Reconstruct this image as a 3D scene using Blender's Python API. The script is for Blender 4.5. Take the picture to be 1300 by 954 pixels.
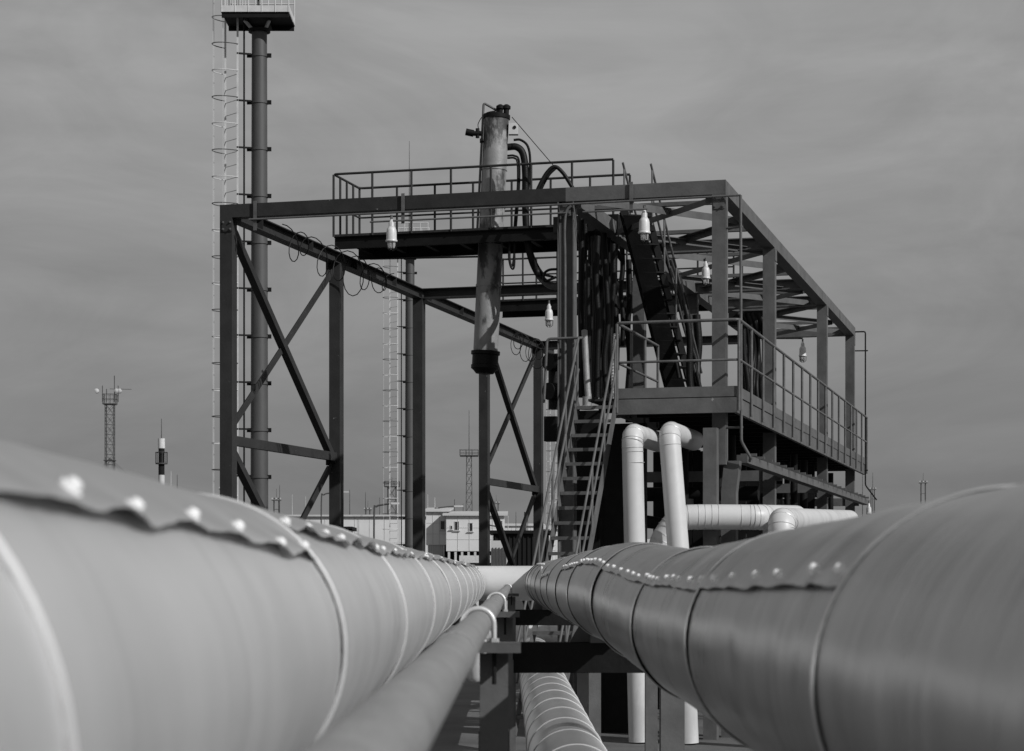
import bpy, math, random
from mathutils import Vector, Matrix
random.seed(7)
for o in list(bpy.data.objects): bpy.data.objects.remove(o)
scene = bpy.context.scene
C = scene.collection
V3 = Vector

# ------------------------------------------------------------------ camera, sky, sun, exposure
F = 2628.0            # focal length in 1300-px-wide image units
ZC = 2.4              # lens height above the ground
cam = bpy.data.cameras.new('camera'); camo = bpy.data.objects.new('camera', cam); C.objects.link(camo)
camo.location = (0, 0, ZC); camo.rotation_euler = (math.radians(90), 0, 0)
cam.sensor_width = 36; cam.lens = F / 1300 * 36
cam.shift_y = (730 - 477) / 1300
cam.clip_start = 0.05; cam.clip_end = 6000
cam.dof.use_dof = True; cam.dof.focus_distance = 33; cam.dof.aperture_fstop = 9.5
scene.camera = camo
scene.render.resolution_x = 1024; scene.render.resolution_y = 751

SUN_EL, SUN_AZ = 33.0, 50.0     # azimuth: degrees to the right of straight behind the camera
w = bpy.data.worlds.new('World'); scene.world = w; w.use_nodes = True
nt = w.node_tree; N = nt.nodes; L = nt.links
for n in list(N): N.remove(n)
def nd(t, **k):
    n = N.new(t)
    for a, b in k.items(): setattr(n, a, b)
    return n
sdir = V3((math.sin(math.radians(SUN_AZ)) * math.cos(math.radians(SUN_EL)), -math.cos(math.radians(SUN_AZ)) * math.cos(math.radians(SUN_EL)), math.sin(math.radians(SUN_EL))))
sky = nd('ShaderNodeTexSky', sky_type='NISHITA', sun_disc=False)
sky.sun_elevation = math.radians(SUN_EL); sky.sun_rotation = math.atan2(sdir.x, sdir.y)
bw = nd('ShaderNodeRGBToBW'); L.new(sky.outputs[0], bw.inputs[0])
tc = nd('ShaderNodeTexCoord'); sep = nd('ShaderNodeSeparateXYZ'); L.new(tc.outputs['Generated'], sep.inputs[0])
ramp = nd('ShaderNodeMapRange'); ramp.interpolation_type = 'SMOOTHSTEP'
ramp.inputs[1].default_value = -0.02; ramp.inputs[2].default_value = 0.27
ramp.inputs[3].default_value = 1.55; ramp.inputs[4].default_value = 3.3
L.new(sep.outputs[2], ramp.inputs[0])
mp = nd('ShaderNodeMapping'); mp.inputs['Scale'].default_value = (2.2, 2.2, 15); mp.inputs['Rotation'].default_value = (0.0, 0.045, 0)
L.new(tc.outputs['Generated'], mp.inputs[0])
nz = nd('ShaderNodeTexNoise'); nz.inputs['Scale'].default_value = 2.3; nz.inputs['Detail'].default_value = 7; nz.inputs['Roughness'].default_value = .55; nz.inputs['Distortion'].default_value = .5
L.new(mp.outputs[0], nz.inputs['Vector'])
nr = nd('ShaderNodeMapRange'); nr.inputs[1].default_value = .3; nr.inputs[2].default_value = .72; nr.inputs[3].default_value = .91; nr.inputs[4].default_value = 1.08
L.new(nz.outputs['Fac'], nr.inputs[0])
mp2 = nd('ShaderNodeMapping'); mp2.inputs['Scale'].default_value = (2.6, 2.6, 6.5); mp2.inputs['Rotation'].default_value = (0.0, -.08, .6); mp2.inputs['Location'].default_value = (.35, .2, .1)
L.new(tc.outputs['Generated'], mp2.inputs[0])
nz2 = nd('ShaderNodeTexNoise'); nz2.inputs['Scale'].default_value = 2.6; nz2.inputs['Detail'].default_value = 9; nz2.inputs['Roughness'].default_value = .6; nz2.inputs['Distortion'].default_value = 1.1
L.new(mp2.outputs[0], nz2.inputs['Vector'])
nr2 = nd('ShaderNodeMapRange'); nr2.inputs[1].default_value = .33; nr2.inputs[2].default_value = .7; nr2.inputs[3].default_value = .87; nr2.inputs[4].default_value = 1.13
L.new(nz2.outputs['Fac'], nr2.inputs[0])
mulb = nd('ShaderNodeMath', operation='MULTIPLY'); L.new(nr.outputs[0], mulb.inputs[0]); L.new(nr2.outputs[0], mulb.inputs[1])
mul = nd('ShaderNodeMath', operation='MULTIPLY'); L.new(ramp.outputs[0], mul.inputs[0]); L.new(mulb.outputs[0], mul.inputs[1])
mx = nd('ShaderNodeMix'); mx.data_type = 'FLOAT'; mx.inputs[0].default_value = .9
L.new(bw.outputs[0], mx.inputs[2]); L.new(mul.outputs[0], mx.inputs[3])
bg = nd('ShaderNodeBackground'); bg.inputs[1].default_value = .1
L.new(mx.outputs[0], bg.inputs[0])
wo = nd('ShaderNodeOutputWorld'); L.new(bg.outputs[0], wo.inputs[0])

sl = bpy.data.lights.new('sun', 'SUN'); so = bpy.data.objects.new('sun', sl); C.objects.link(so)
sl.energy = 3.6; sl.angle = math.radians(.53); sl.color = (1, 1, 1)
so.rotation_euler = sdir.to_track_quat('Z', 'Y').to_euler(); so.location = (20, -20, 30)
scene.view_settings.view_transform = 'Standard'; scene.view_settings.look = 'None'
scene.view_settings.exposure = 0; scene.view_settings.gamma = 1
scene.render.engine = 'CYCLES'

# ------------------------------------------------------------------ materials (all neutral: the place is seen in black and white)
def mat(name, base, rough=.55, metal=0., var=.25, scale=4., bump=.0, bscale=40., stain=0., stain_scale=1.2, stain_col=.02, stretch=(1, 1, 1), stain_lo=.52, stain_hi=.68, scuff=0., spec=.5, top_mix=0., top_col=.1, scratch=0.):
    m = bpy.data.materials.new(name); m.use_nodes = True
    t = m.node_tree; n = t.nodes; l = t.links
    p = n['Principled BSDF']; p.inputs['Roughness'].default_value = rough; p.inputs['Metallic'].default_value = metal
    p.inputs['Specular IOR Level'].default_value = spec
    tc = n.new('ShaderNodeTexCoord'); mp = n.new('ShaderNodeMapping'); mp.inputs['Scale'].default_value = stretch
    l.new(tc.outputs['Object'], mp.inputs[0])
    a = n.new('ShaderNodeTexNoise'); a.inputs['Scale'].default_value = scale; a.inputs['Detail'].default_value = 6; a.inputs['Roughness'].default_value = .62
    l.new(mp.outputs[0], a.inputs['Vector'])
    r = n.new('ShaderNodeMapRange'); r.inputs[1].default_value = .3; r.inputs[2].default_value = .7
    r.inputs[3].default_value = base * (1 - var); r.inputs[4].default_value = base * (1 + var)
    l.new(a.outputs['Fac'], r.inputs[0]); out = r.outputs[0]
    def layer(out, sc, lo, hi, val, amount, stret=None):
        b = n.new('ShaderNodeTexNoise'); b.inputs['Scale'].default_value = sc; b.inputs['Detail'].default_value = 8; b.inputs['Roughness'].default_value = .66
        if stret:
            q = n.new('ShaderNodeMapping'); q.inputs['Scale'].default_value = stret; q.inputs['Location'].default_value = (3.1, 7.7, 1.3); l.new(tc.outputs['Object'], q.inputs[0]); l.new(q.outputs[0], b.inputs['Vector'])
        else: l.new(tc.outputs['Object'], b.inputs['Vector'])
        s = n.new('ShaderNodeMapRange'); s.interpolation_type = 'SMOOTHSTEP'; s.inputs[1].default_value = lo; s.inputs[2].default_value = hi; s.inputs[3].default_value = 0; s.inputs[4].default_value = amount
        l.new(b.outputs['Fac'], s.inputs[0])
        k = n.new('ShaderNodeMix'); k.data_type = 'FLOAT'; l.new(s.outputs[0], k.inputs[0]); l.new(out, k.inputs[2]); k.inputs[3].default_value = val
        return k.outputs[0]
    if stain: out = layer(out, stain_scale, stain_lo, stain_hi, stain_col, stain, (1, 1, .45))
    if scratch:
        out = layer(out, 1.1, .5, .68, base * .72, scratch, (1.3, 9, 1.3)); out = layer(out, 2.6, .68, .7, base * .35, scratch, (1.6, 13, 1.6)); out = layer(out, 30, .66, .72, base * .45, scratch * .8)
    if scuff: out = layer(out, 7, .675, .71, .34, scuff)
    if top_mix:      # mixes the upward-facing skin toward a darker tone
        ge = n.new('ShaderNodeNewGeometry'); sx = n.new('ShaderNodeSeparateXYZ'); l.new(ge.outputs['Normal'], sx.inputs[0])
        ad = n.new('ShaderNodeMath'); ad.operation = 'MULTIPLY_ADD'; ad.inputs[1].default_value = .5; l.new(a.outputs['Fac'], ad.inputs[0]); l.new(sx.outputs[2], ad.inputs[2])
        sr = n.new('ShaderNodeMapRange'); sr.interpolation_type = 'SMOOTHSTEP'; sr.inputs[1].default_value = .72; sr.inputs[2].default_value = 1.2; sr.inputs[4].default_value = top_mix
        l.new(ad.outputs[0], sr.inputs[0]); k = n.new('ShaderNodeMix'); k.data_type = 'FLOAT'; l.new(sr.outputs[0], k.inputs[0]); l.new(out, k.inputs[2]); k.inputs[3].default_value = top_col; out = k.outputs[0]
    cmb = n.new('ShaderNodeCombineColor')
    for i in range(3): l.new(out, cmb.inputs[i])
    l.new(cmb.outputs[0], p.inputs['Base Color'])
    rr = n.new('ShaderNodeMapRange'); rr.inputs[3].default_value = max(.05, rough - .1); rr.inputs[4].default_value = min(1, rough + .1)
    l.new(a.outputs['Fac'], rr.inputs[0]); l.new(rr.outputs[0], p.inputs['Roughness'])
    if bump:
        b = n.new('ShaderNodeTexNoise'); b.inputs['Scale'].default_value = bscale; b.inputs['Detail'].default_value = 5
        l.new(mp.outputs[0], b.inputs['Vector'])
        q = n.new('ShaderNodeBump'); q.inputs['Strength'].default_value = bump; q.inputs['Distance'].default_value = .02
        l.new(b.outputs['Fac'], q.inputs['Height']); l.new(q.outputs[0], p.inputs['Normal'])
    return m
M = {
 'steel': mat('painted_steel', .106, .55, 0, .2, 3, .12, 30, .35, 1.5, .035, scuff=.55, spec=.1),
 'darkersteel': mat('darker_steel', .034, .5, 0, .2, 3, .12, 30, .35, 1.5, .022, scuff=.6, spec=.1),
 'rail': mat('rail_paint', .1, .45, 0, .25, 6, .1, 40, .3, 3, .05, scuff=.3, spec=.3),
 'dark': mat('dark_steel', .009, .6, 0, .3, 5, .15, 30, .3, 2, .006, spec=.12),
 'hose': mat('black_rubber', .005, .5, 0, .3, 8, .2, 60, spec=.2),
 'jacket': mat('sheet_jacket', .8, .45, .75, .06, 1.5, .055, 3.2, .3, 1.6, .6, (.8, 2.4, .8), top_mix=.75, top_col=.3, scratch=.3),
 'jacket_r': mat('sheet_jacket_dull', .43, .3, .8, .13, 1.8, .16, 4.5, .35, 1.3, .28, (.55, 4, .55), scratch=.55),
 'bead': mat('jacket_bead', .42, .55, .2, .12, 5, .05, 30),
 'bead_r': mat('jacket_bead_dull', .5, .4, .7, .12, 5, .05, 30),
 'rivet': mat('zinc_screw', .74, .4, 0, .1, 20),
 'smallpipe': mat('small_pipe_paint', .23, .55, .1, .16, 11, .3, 60, .35, 14, .13),
 'whitepipe': mat('white_cladding', .52, .45, 0, .06, 3, .06, 8, .6, 2.2, .36, scuff=.0),
 'zinc': mat('galvanised', .55, .4, .4, .2, 12, .1, 40),
 'column': mat('column_paint', .26, .5, .1, .22, 3, .15, 25, .92, 2.6, .035, stain_lo=.5, stain_hi=.6),
 'mast': mat('mast_paint', .058, .6, 0, .2, 3, .1, 20, .3, 2, .06, (1, 1, .3)),
 'pale': mat('pale_paint', .5, .55, 0, .12, 6, .05, 30),
 'lampwhite': mat('lamp_enamel', .56, .4, 0, .12, 12, .05, 40, .7, 7, .22),
 'wall': mat('panel_wall', .58, .7, 0, .07, .3, .0, 8, .25, .25, .42, (1, 1, 1)),
 'roof': mat('roof_sheet', .45, .7, 0, .1, .4),
 'window': mat('window_glass', .02, .12, 0, .3, .4),
 'far': mat('far_steel', .05, .7, 0, .2, .5),
 'fardark': mat('far_dark', .014, .8, 0, .4, .3, spec=.1),
 'farpale': mat('far_pale', .45, .7, 0, .15, .3),
 'concrete': mat('concrete', .36, .85, 0, .2, 2, .3, 30, .4, 1, .25),
 'ground': mat('gravel_ground', .095, .95, 0, .3, .8, .6, 12, .5, .12, .06),
 'deck': mat('grating_deck', .03, .7, 0, .3, 12, .3, 60, spec=.1),
}
g = bpy.data.materials.new('lamp_glass'); g.use_nodes = True
p = g.node_tree.nodes['Principled BSDF']; p.inputs['Base Color'].default_value = (.75, .75, .75, 1); p.inputs['Roughness'].default_value = .08; p.inputs['Transmission Weight'].default_value = .7
M['glass'] = g

# ------------------------------------------------------------------ mesh helpers
Z = V3((0, 0, 1))
def frame_of(d, up=Z):
    d = d.normalized()
    if abs(d.dot(up)) > .995: up = V3((0, 1, 0)) if abs(d.z) > .9 else Z
    a = d.cross(up).normalized(); b = a.cross(d).normalized()
    return d, a, b
class MB:
    def __init__(s): s.v = []; s.f = []; s.sm = []
    def add(s, vs, fs, smooth=False):
        k = len(s.v); s.v += [V3(x) for x in vs]; s.f += [tuple(i + k for i in q) for q in fs]; s.sm += [smooth] * len(fs); return s
    def obox(s, c, a, b, d):      # centre and three half vectors
        c = V3(c); vs = [c + i * a + j * b + k * d for i in (-1, 1) for j in (-1, 1) for k in (-1, 1)]
        fs = [(0, 1, 3, 2), (4, 6, 7, 5), (0, 4, 5, 1), (2, 3, 7, 6), (0, 2, 6, 4), (1, 5, 7, 3)]
        if a.cross(b).dot(d) < 0: fs = [q[::-1] for q in fs]
        return s.add(vs, fs)
    def box(s, c, sx, sy, sz): return s.obox(c, V3((sx / 2, 0, 0)), V3((0, sy / 2, 0)), V3((0, 0, sz / 2)))
    def beam(s, p0, p1, w, h, up=Z):
        p0, p1 = V3(p0), V3(p1); d, a, b = frame_of(p1 - p0, up)
        return s.obox((p0 + p1) / 2, (p1 - p0) / 2, a * w / 2, b * h / 2)
    def ibeam(s, p0, p1, w, h, t=.014, up=Z):
        p0, p1 = V3(p0), V3(p1); d, a, b = frame_of(p1 - p0, up); e = (p1 - p0) / 2; c = (p0 + p1) / 2
        s.obox(c + b * (h / 2 - t / 2), e, a * w / 2, b * t / 2); s.obox(c - b * (h / 2 - t / 2), e, a * w / 2, b * t / 2)
        return s.obox(c, e * .999, a * t / 2, b * (h / 2 - t))
    def angle(s, p0, p1, w, t=.012, up=Z, side=1):
        p0, p1 = V3(p0), V3(p1); d, a, b = frame_of(p1 - p0, up); e = (p1 - p0) / 2; c = (p0 + p1) / 2
        s.obox(c, e, a * w / 2, b * t / 2); return s.obox(c + a * side * (w / 2 - t / 2) - b * (w / 2), e * .999, a * t / 2, b * (w / 2 - t / 2))
    def tube(s, path, r, n=10, caps=True, closed=False):
        path = [V3(q) for q in path]; m = len(path); k = len(s.v)
        rs = r if isinstance(r, (list, tuple)) else [r] * m
        prev = None
        for i, q in enumerate(path):
            if closed: d = path[(i + 1) % m] - path[i - 1]
            else: d = path[min(i + 1, m - 1)] - path[max(i - 1, 0)]
            d = d.normalized()
            if prev is None: _, a, b = frame_of(d)
            else:
                a = prev - d * prev.dot(d)
                a = a.normalized() if a.length > 1e-6 else frame_of(d)[1]
                b = a.cross(d).normalized() * -1
            b = d.cross(a).normalized(); prev = a
            for j in range(n):
                th = 2 * math.pi * j / n; s.v.append(q + (a * math.cos(th) + b * math.sin(th)) * rs[i])
        for i in range(m if closed else m - 1):
            for j in range(n):
                i2 = (i + 1) % m; s.f.append((k + i * n + j, k + i * n + (j + 1) % n, k + i2 * n + (j + 1) % n, k + i2 * n + j)); s.sm.append(True)
        if caps and not closed:
            s.f.append(tuple(k + j for j in range(n))[::-1]); s.f.append(tuple(k + (m - 1) * n + j for j in range(n))); s.sm += [False, False]
        return s
    def cyl(s, p0, p1, r, n=14, r2=None): return s.tube([p0, p1], [r, r if r2 is None else r2], n)
    def lathe(s, c, prof, axis=Z, n=16):      # prof: (radius, height)
        d, a, b = frame_of(V3(axis)); c = V3(c); k = len(s.v); m = len(prof)
        for r, h in prof:
            for j in range(n):
                th = 2 * math.pi * j / n; s.v.append(c + d * h + (a * math.cos(th) + b * math.sin(th)) * max(r, 1e-4))
        for i in range(m - 1):
            for j in range(n): s.f.append((k + i * n + j, k + i * n + (j + 1) % n, k + (i + 1) * n + (j + 1) % n, k + (i + 1) * n + j)[::-1]); s.sm.append(True)
        s.f.append(tuple(k + j for j in range(n))); s.f.append(tuple(k + (m - 1) * n + j for j in range(n))[::-1]); s.sm += [False, False]
        return s
    def mesh(s, name, m, off=V3((0, 0, 0))):
        me = bpy.data.meshes.new(name); me.from_pydata([tuple(x - off) for x in s.v], [], s.f); me.materials.append(m)
        me.polygons.foreach_set('use_smooth', s.sm)
        if any(s.sm) : 
            try: me.set_sharp_from_angle(angle=math.radians(38))
            except Exception: pass
        me.update(); return me
    def build(s, name, m, parent):     # a part (or sub-part) of a thing
        root = parent
        while root.parent: root = root.parent
        o = bpy.data.objects.new(name, s.mesh(name, M[m], root.location)); C.objects.link(o); o.parent = parent
        return o
def tag(o, label, cat, group=None):
    o['label'] = label; o['category'] = cat
    if group: o['group'] = group
    return o
def thing(name, label, cat, loc=(0, 0, 0), group=None):
    o = bpy.data.objects.new(name, None); C.objects.link(o); o.location = loc; o.empty_display_size = .2
    return tag(o, label, cat, group)
def solo(name, mb, m, label, cat, loc=None, group=None):
    loc = V3(loc) if loc is not None else V3((sum(q.x for q in mb.v) / len(mb.v), sum(q.y for q in mb.v) / len(mb.v), min(q.z for q in mb.v)))
    o = bpy.data.objects.new(name, mb.mesh(name, M[m], loc)); C.objects.link(o); o.location = loc
    return tag(o, label, cat, group)
def share(name, me, parent, loc):
    o = bpy.data.objects.new(name, me); C.objects.link(o); o.parent = parent; o.location = loc; return o
def at(px, py, d): return V3(((px - 650) / F * d, d, ZC + (730 - py) / F * d))
def smooth_path(pts, n=6):          # Catmull-Rom through points
    pts = [V3(p) for p in pts]; q = [pts[0] * 2 - pts[1]] + pts + [pts[-1] * 2 - pts[-2]]; out = []
    for i in range(1, len(q) - 2):
        for k in range(n):
            t = k / n; a, b, c, d = q[i - 1], q[i], q[i + 1], q[i + 2]
            out.append(.5 * (2 * b + (c - a) * t + (2 * a - 5 * b + 4 * c - d) * t * t + (3 * b - a - 3 * c + d) * t ** 3))
    return out + [pts[-1]]
def fillet(pts, r, n=6):            # straight runs with rounded bends
    pts = [V3(p) for p in pts]; out = [pts[0]]
    for i in range(1, len(pts) - 1):
        a = (pts[i - 1] - pts[i]).normalized(); b = (pts[i + 1] - pts[i]).normalized()
        for k in range(n + 1):
            t = k / n; out.append((pts[i] + a * r) * (1 - t) ** 2 + pts[i] * 2 * t * (1 - t) + (pts[i] + b * r) * t * t)
    return out + [pts[-1]]
# the steel frame stands turned by 15 degrees: U runs along its front, W into its depth, O is the front right post
U = V3((.9654, -.2608, 0)); W = V3((.2608, .9654, 0)); O = V3((3.064, 30.5, ZC))
def S(u, v, z): return O + U * u + W * v + Z * z      # z measured from lens height

# ------------------------------------------------------------------ ground
gm = MB(); R = 3000
gm.add([(-R, -200, 0), (R, -200, 0), (R, R, 0), (-R, R, 0)], [(0, 1, 2, 3)])
go = bpy.data.objects.new('ground', gm.mesh('ground', M['ground'])); C.objects.link(go); go['kind'] = 'structure'

# ------------------------------------------------------------------ jacketed pipes running away from the camera
rb = MB(); rb.lathe((0, 0, 0), [(.0108, -.002), (.0108, .0015), (.0075, .002), (.0075, .006), (.0055, .0085), (0, .0095)], n=10)
rivet_me = rb.mesh('rivet', M['rivet'])
def jacket_pipe(root, center, r, rings, edges, side, jm, bead=.0055, riv=.3, beadm='bead', jit=1., amp=1., gap=False):
    """side=+1: the lap's free edge hangs on the right of the pipe; -1: on the left."""
    ph = random.uniform(0, 9)
    for i in range(len(rings) - 1):
        d0, d1 = rings[i], rings[i + 1]; e = edges[i]
        rv = []
        if e and riv:
            d = d0 + .07
            while d < d1 - .03: rv.append(d); d += riv * random.uniform(.75, 1.25)
        knots = [d0 - .12] + rv + [d1 + .12]; kamp = [random.uniform(.3, 1.35) for _ in knots]; kamp[0] = kamp[-2] = .5
        def scal(d):      # 0 at a rivet, up to ~1.5 between two of them
            for q in range(len(knots) - 1):
                if knots[q] <= d <= knots[q + 1]:
                    f = (d - knots[q]) / (knots[q + 1] - knots[q]); return math.sin(math.pi * f) ** 1.3 * kamp[q] * min(1, (knots[q + 1] - knots[q]) / riv)
            return .5
        def edge(d):
            s_ = (d - d0) / (d1 - d0)
            return e[0] + (e[1] - e[0]) * s_ + jit * (1.2 * math.sin(d * 5.1 + ph) + .6 * math.sin(d * 13 + ph * 2) + 1.1 * (scal(d) - .5) * side + .45 * math.sin(d * 31 + i * 2) * math.sin(d * 47 + i))
        ns = min(72, max(12, int((d1 - d0) * (34 if (d0 < 12 and e) else 16)))); nt_ = 72
        m = MB(); vs = []; fs = []
        dr = random.uniform(-.0015, .0015)
        dents = [(random.uniform(d0, d1), math.radians(random.uniform(-50, 60) if side > 0 else random.uniform(120, 230)), random.uniform(.0015, .005), random.uniform(.05, .13)) for _ in range(6)]
        for a in range(ns + 1):
            s_ = a / ns; d = d0 + (d1 - d0) * s_; cx, cz = center(d); sc = scal(d) if e else 0
            th0 = math.radians(edge(d)) if e else math.radians(-80 if side > 0 else 260)
            lift = (.005 + .017 * sc * amp) if e else .003
            lift *= min(1, s_ * 8 + .35, (1 - s_) * 8 + .35) * min(1, .3 + max(0, d) * .3)
            for b in range(nt_ + 1):
                t = b / nt_; ang = t ** 1.35 * math.radians(368); deg = math.degrees(ang)
                lo = lift * math.exp(-(deg / 7.5) ** 1.4) + .004 * (1 - min(1, ang / math.radians(340)))
                if e: lo -= .0045 * amp * sc * math.exp(-((deg - 15) / 7) ** 2)        # sheet sucked in above the bulge
                th = th0 + side * ang
                rr = r + dr + lo + .0018 * math.sin(3.1 * th + d * 1.9 + i) * math.sin(d * 2.3 + i) + .0007 * math.sin(7 * th + d * 9 + i * 2)
                for (dd, dt, dp, ds) in dents:
                    q2 = ((d - dd) ** 2 + (r * (((th - dt + math.pi) % (2 * math.pi)) - math.pi)) ** 2) / (ds * ds)
                    if q2 < 5: rr -= dp * math.exp(-q2)
                vs.append((cx + rr * math.cos(th), d, cz + rr * math.sin(th)))
        for a in range(ns):
            for b in range(nt_):
                q = (a * (nt_ + 1) + b, (a + 1) * (nt_ + 1) + b, (a + 1) * (nt_ + 1) + b + 1, a * (nt_ + 1) + b + 1)
                fs.append(q if side < 0 else q[::-1])
        m.add(vs, fs, True)
        m.build('jacket_sheet', jm, root)
        cx, cz = center(d1); bm_ = MB(); wob = random.uniform(0, 6)
        def ringp(rad, y, n=72): return [(cx + (rad + .0015 * math.sin(3 * k * math.pi / 36 + wob)) * math.cos(k * math.pi / 36), y + .003 * math.sin(2 * k * math.pi / 36 + wob), cz + (rad + .0015 * math.sin(3 * k * math.pi / 36 + wob)) * math.sin(k * math.pi / 36)) for k in range(n)]
        bm_.tube(ringp(r + .003, d1), bead, 7, closed=True); bm_.build('joint_bead', beadm, root)
        if gap: MB().tube(ringp(r + .001, d1 - bead - .0035), .0042, 6, closed=True).build('joint_gap', 'dark', root)
        for d in rv:
            cx, cz = center(d); th = math.radians(edge(d) + side * (6.0 + random.uniform(-.6, .6)))
            rr = r + dr + .0048 + .3 * .005
            nrm = V3((math.cos(th), 0, math.sin(th)))
            o = share('rivet', rivet_me, root, V3((cx, d, cz)) + nrm * rr - root.location)
            o.rotation_euler = (nrm + V3((random.uniform(-.15, .15), random.uniform(-.25, .25), random.uniform(-.15, .15)))).to_track_quat('Z', 'Y').to_euler()
def rings_list(a, step, end):
    out = [a]
    while out[-1] < end - step * .6: out.append(out[-1] + step * random.uniform(.97, 1.03))
    return out + [end]
# left pipe
def cl(d): return (-.5127 - .00266 * d, ZC - .123)
PL = thing('insulated_pipe', 'thick sheet-jacketed pipe whose riveted lap hangs on its sunlit side', 'pipe', (-.52, 0, 0))
rl = [-.6, 1.24, 3.32] + rings_list(5.4, 2.16, 25.4)
el = [(43, 45), (45, 36)] + [(49, 44), (44, 46), (46, 48), (52, 50)] + [(random.uniform(46, 60), random.uniform(46, 60)) for _ in range(20)]
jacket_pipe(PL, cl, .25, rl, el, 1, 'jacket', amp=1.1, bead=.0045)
# right pipe, with a small offset where two straight runs meet
def cr(d):
    n = (.635 + .00114 * d, -.128 - .0057 * d); f = (.663 - .0099 * d, -.0956 - .0004 * d)
    t = min(1, max(0, (d - 6.6) / 3.4)); t = t * t * (3 - 2 * t)
    return (n[0] * (1 - t) + f[0] * t, ZC + n[1] * (1 - t) + f[1] * t)
PR = thing('insulated_pipe', 'thick sheet-jacketed pipe with dull shaded flank and slight kink along its run', 'pipe', (.64, 0, 0))
rr_ = [-.8, .6, 2.63, 4.6, 6.75, 8.9] + rings_list(11.2, 2.1, 25.4)
er = [None, None, (150, 152), (152, 148), (147, 145), (144, 143), (146, 150), None, (156, 163), (158, 142), (134, 128), (128, 120), (122, 115)] + [(118, 112)] * 20
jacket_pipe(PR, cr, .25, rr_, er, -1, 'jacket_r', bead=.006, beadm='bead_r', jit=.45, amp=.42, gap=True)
# white header joining both at the far end
HP = thing('header_pipe', 'white cross pipe closing off both long pipes at their far end', 'pipe', (0, 25.6, 0))
hm = MB(); hy = 25.66; hz = ZC - .105
hm.tube([(-3.2, hy, hz), (3.4, hy, hz)], .215, 40); hm.build('cladding', 'whitepipe', HP)
for x in (-2.6, -1.5, 1.6, 2.7):
    MB().tube([(x, hy + .218 * math.cos(k * math.pi / 24), hz + .218 * math.sin(k * math.pi / 24)) for k in range(48)], .004, 6, closed=True).build('joint_bead', 'whitepipe', HP)
for x in (-3.2, 3.4):
    MB().tube(fillet([(x, hy, hz), (x + math.copysign(.5, x), hy, hz), (x + math.copysign(.5, x), hy, .02)], .4), .215, 30).build('elbow', 'whitepipe', HP)
# pipe on the lower level
LP = thing('insulated_pipe', 'jacketed pipe running low beneath the black rack beams', 'pipe', (.34, 9, 0))
jacket_pipe(LP, lambda d: (.36 - .0012 * d, ZC - 1.16), .24, rings_list(8, 1.05, 46), [None] * 60, 1, 'jacket', riv=0)
XP = thing('white_pipe', 'white pipe crossing at low level beyond the black rack beams', 'pipe', (0, 31, 0))
MB().tube([(-4, 33, ZC - .93), (3.2, 31.2, ZC - .93)], .2, 32).build('cladding', 'lampwhite', XP)
for x in (-3, 1.1, 2.6): MB().box((x, 33 - (x + 4) * .25, (ZC - 1.14) / 2), .2, .2, ZC - 1.14).build('support', 'concrete', XP)
# small bare pipe between them
SP = thing('bare_pipe', 'slim bare grey pipe held down by bent rod clamps', 'pipe', (-.1, 2, 0))
def cs(d): return V3((-.127 + .003 * d, d, ZC - .157))
MB().tube([cs(d) for d in (-.3, 3, 6, 12, 18, 25.3)], .042, 28).build('tube', 'smallpipe', SP)
for d in (4.1, 9.9, 16):
    c = cs(d); MB().tube([c + V3((0.0425 * math.cos(k * math.pi / 16), 0, .0425 * math.sin(k * math.pi / 16))) for k in range(32)], .003, 6, closed=True).build('weld', 'smallpipe', SP)
def clamp(d, label, post=True):
    c = cs(d); T = thing('pipe_clamp', label, 'pipe clamp', (c.x, d, 0), 'rod clamps holding the slim pipe')
    rb_ = .051
    path = [c + V3((-rb_, 0, -.078)), c + V3((-rb_, 0, -.02))] + [c + V3((rb_ * math.cos(math.pi - k * math.pi / 14), 0, rb_ * math.sin(math.pi - k * math.pi / 14))) for k in range(15)] + [c + V3((rb_, 0, -.02)), c + V3((rb_, 0, -.078))]
    ub = MB().tube(path, .008, 10).build('rod_clamp', 'zinc', T)
    for x in (-rb_, rb_):
        MB().lathe(c + V3((x, 0, -.056)), [(.016, 0), (.016, .012)], n=6).build('nut', 'zinc', ub)
        MB().cyl(c + V3((x, 0, -.19)), c + V3((x, 0, -.08)), .007, 8).build('rod_end', 'dark', ub)
    m = MB(); m.box(c + V3((.035, .0, -.0725)), .2, .10, .032); m.build('base_plate', 'steel', T)
    m = MB(); m.box(c + V3((.05, .06, -.078 - .016 - .2)), .09, .012, .4); m.box(c + V3((.01, .09, -.294)), .012, .06, .4); m.build('bracket_web', 'steel', T)
    m = MB(); m.box(V3((c.x + .05, d + .11, (ZC - .5) / 2)), .1, .1, ZC - .5); m.build('post', 'steel', T)
def cap_tube():
    c = cs(7.1); T = thing('drain_stub', 'short white capped tube hanging under the slim pipe beside its first clamp', 'pipe stub', (c.x, 7.1, ZC - .4))
    MB().lathe(c + V3((-.015, 0, -.20)), [(.0, -.012), (.025, -.008), (.034, .004), (.034, .16)], n=18).build('tube', 'lampwhite', T)
    MB().lathe(c + V3((-.015, 0, -.06)), [(.04, 0), (.04, .02)], n=18).build('collar', 'zinc', T)
cap_tube()
clamp(6.55, 'rod clamp on the slim pipe beside the white capped stub')
clamp(12.0, 'rod clamp on the slim pipe above the wide black cross beam')
clamp(23.6, 'rod clamp on the slim pipe just before the white cross pipe')
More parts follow.
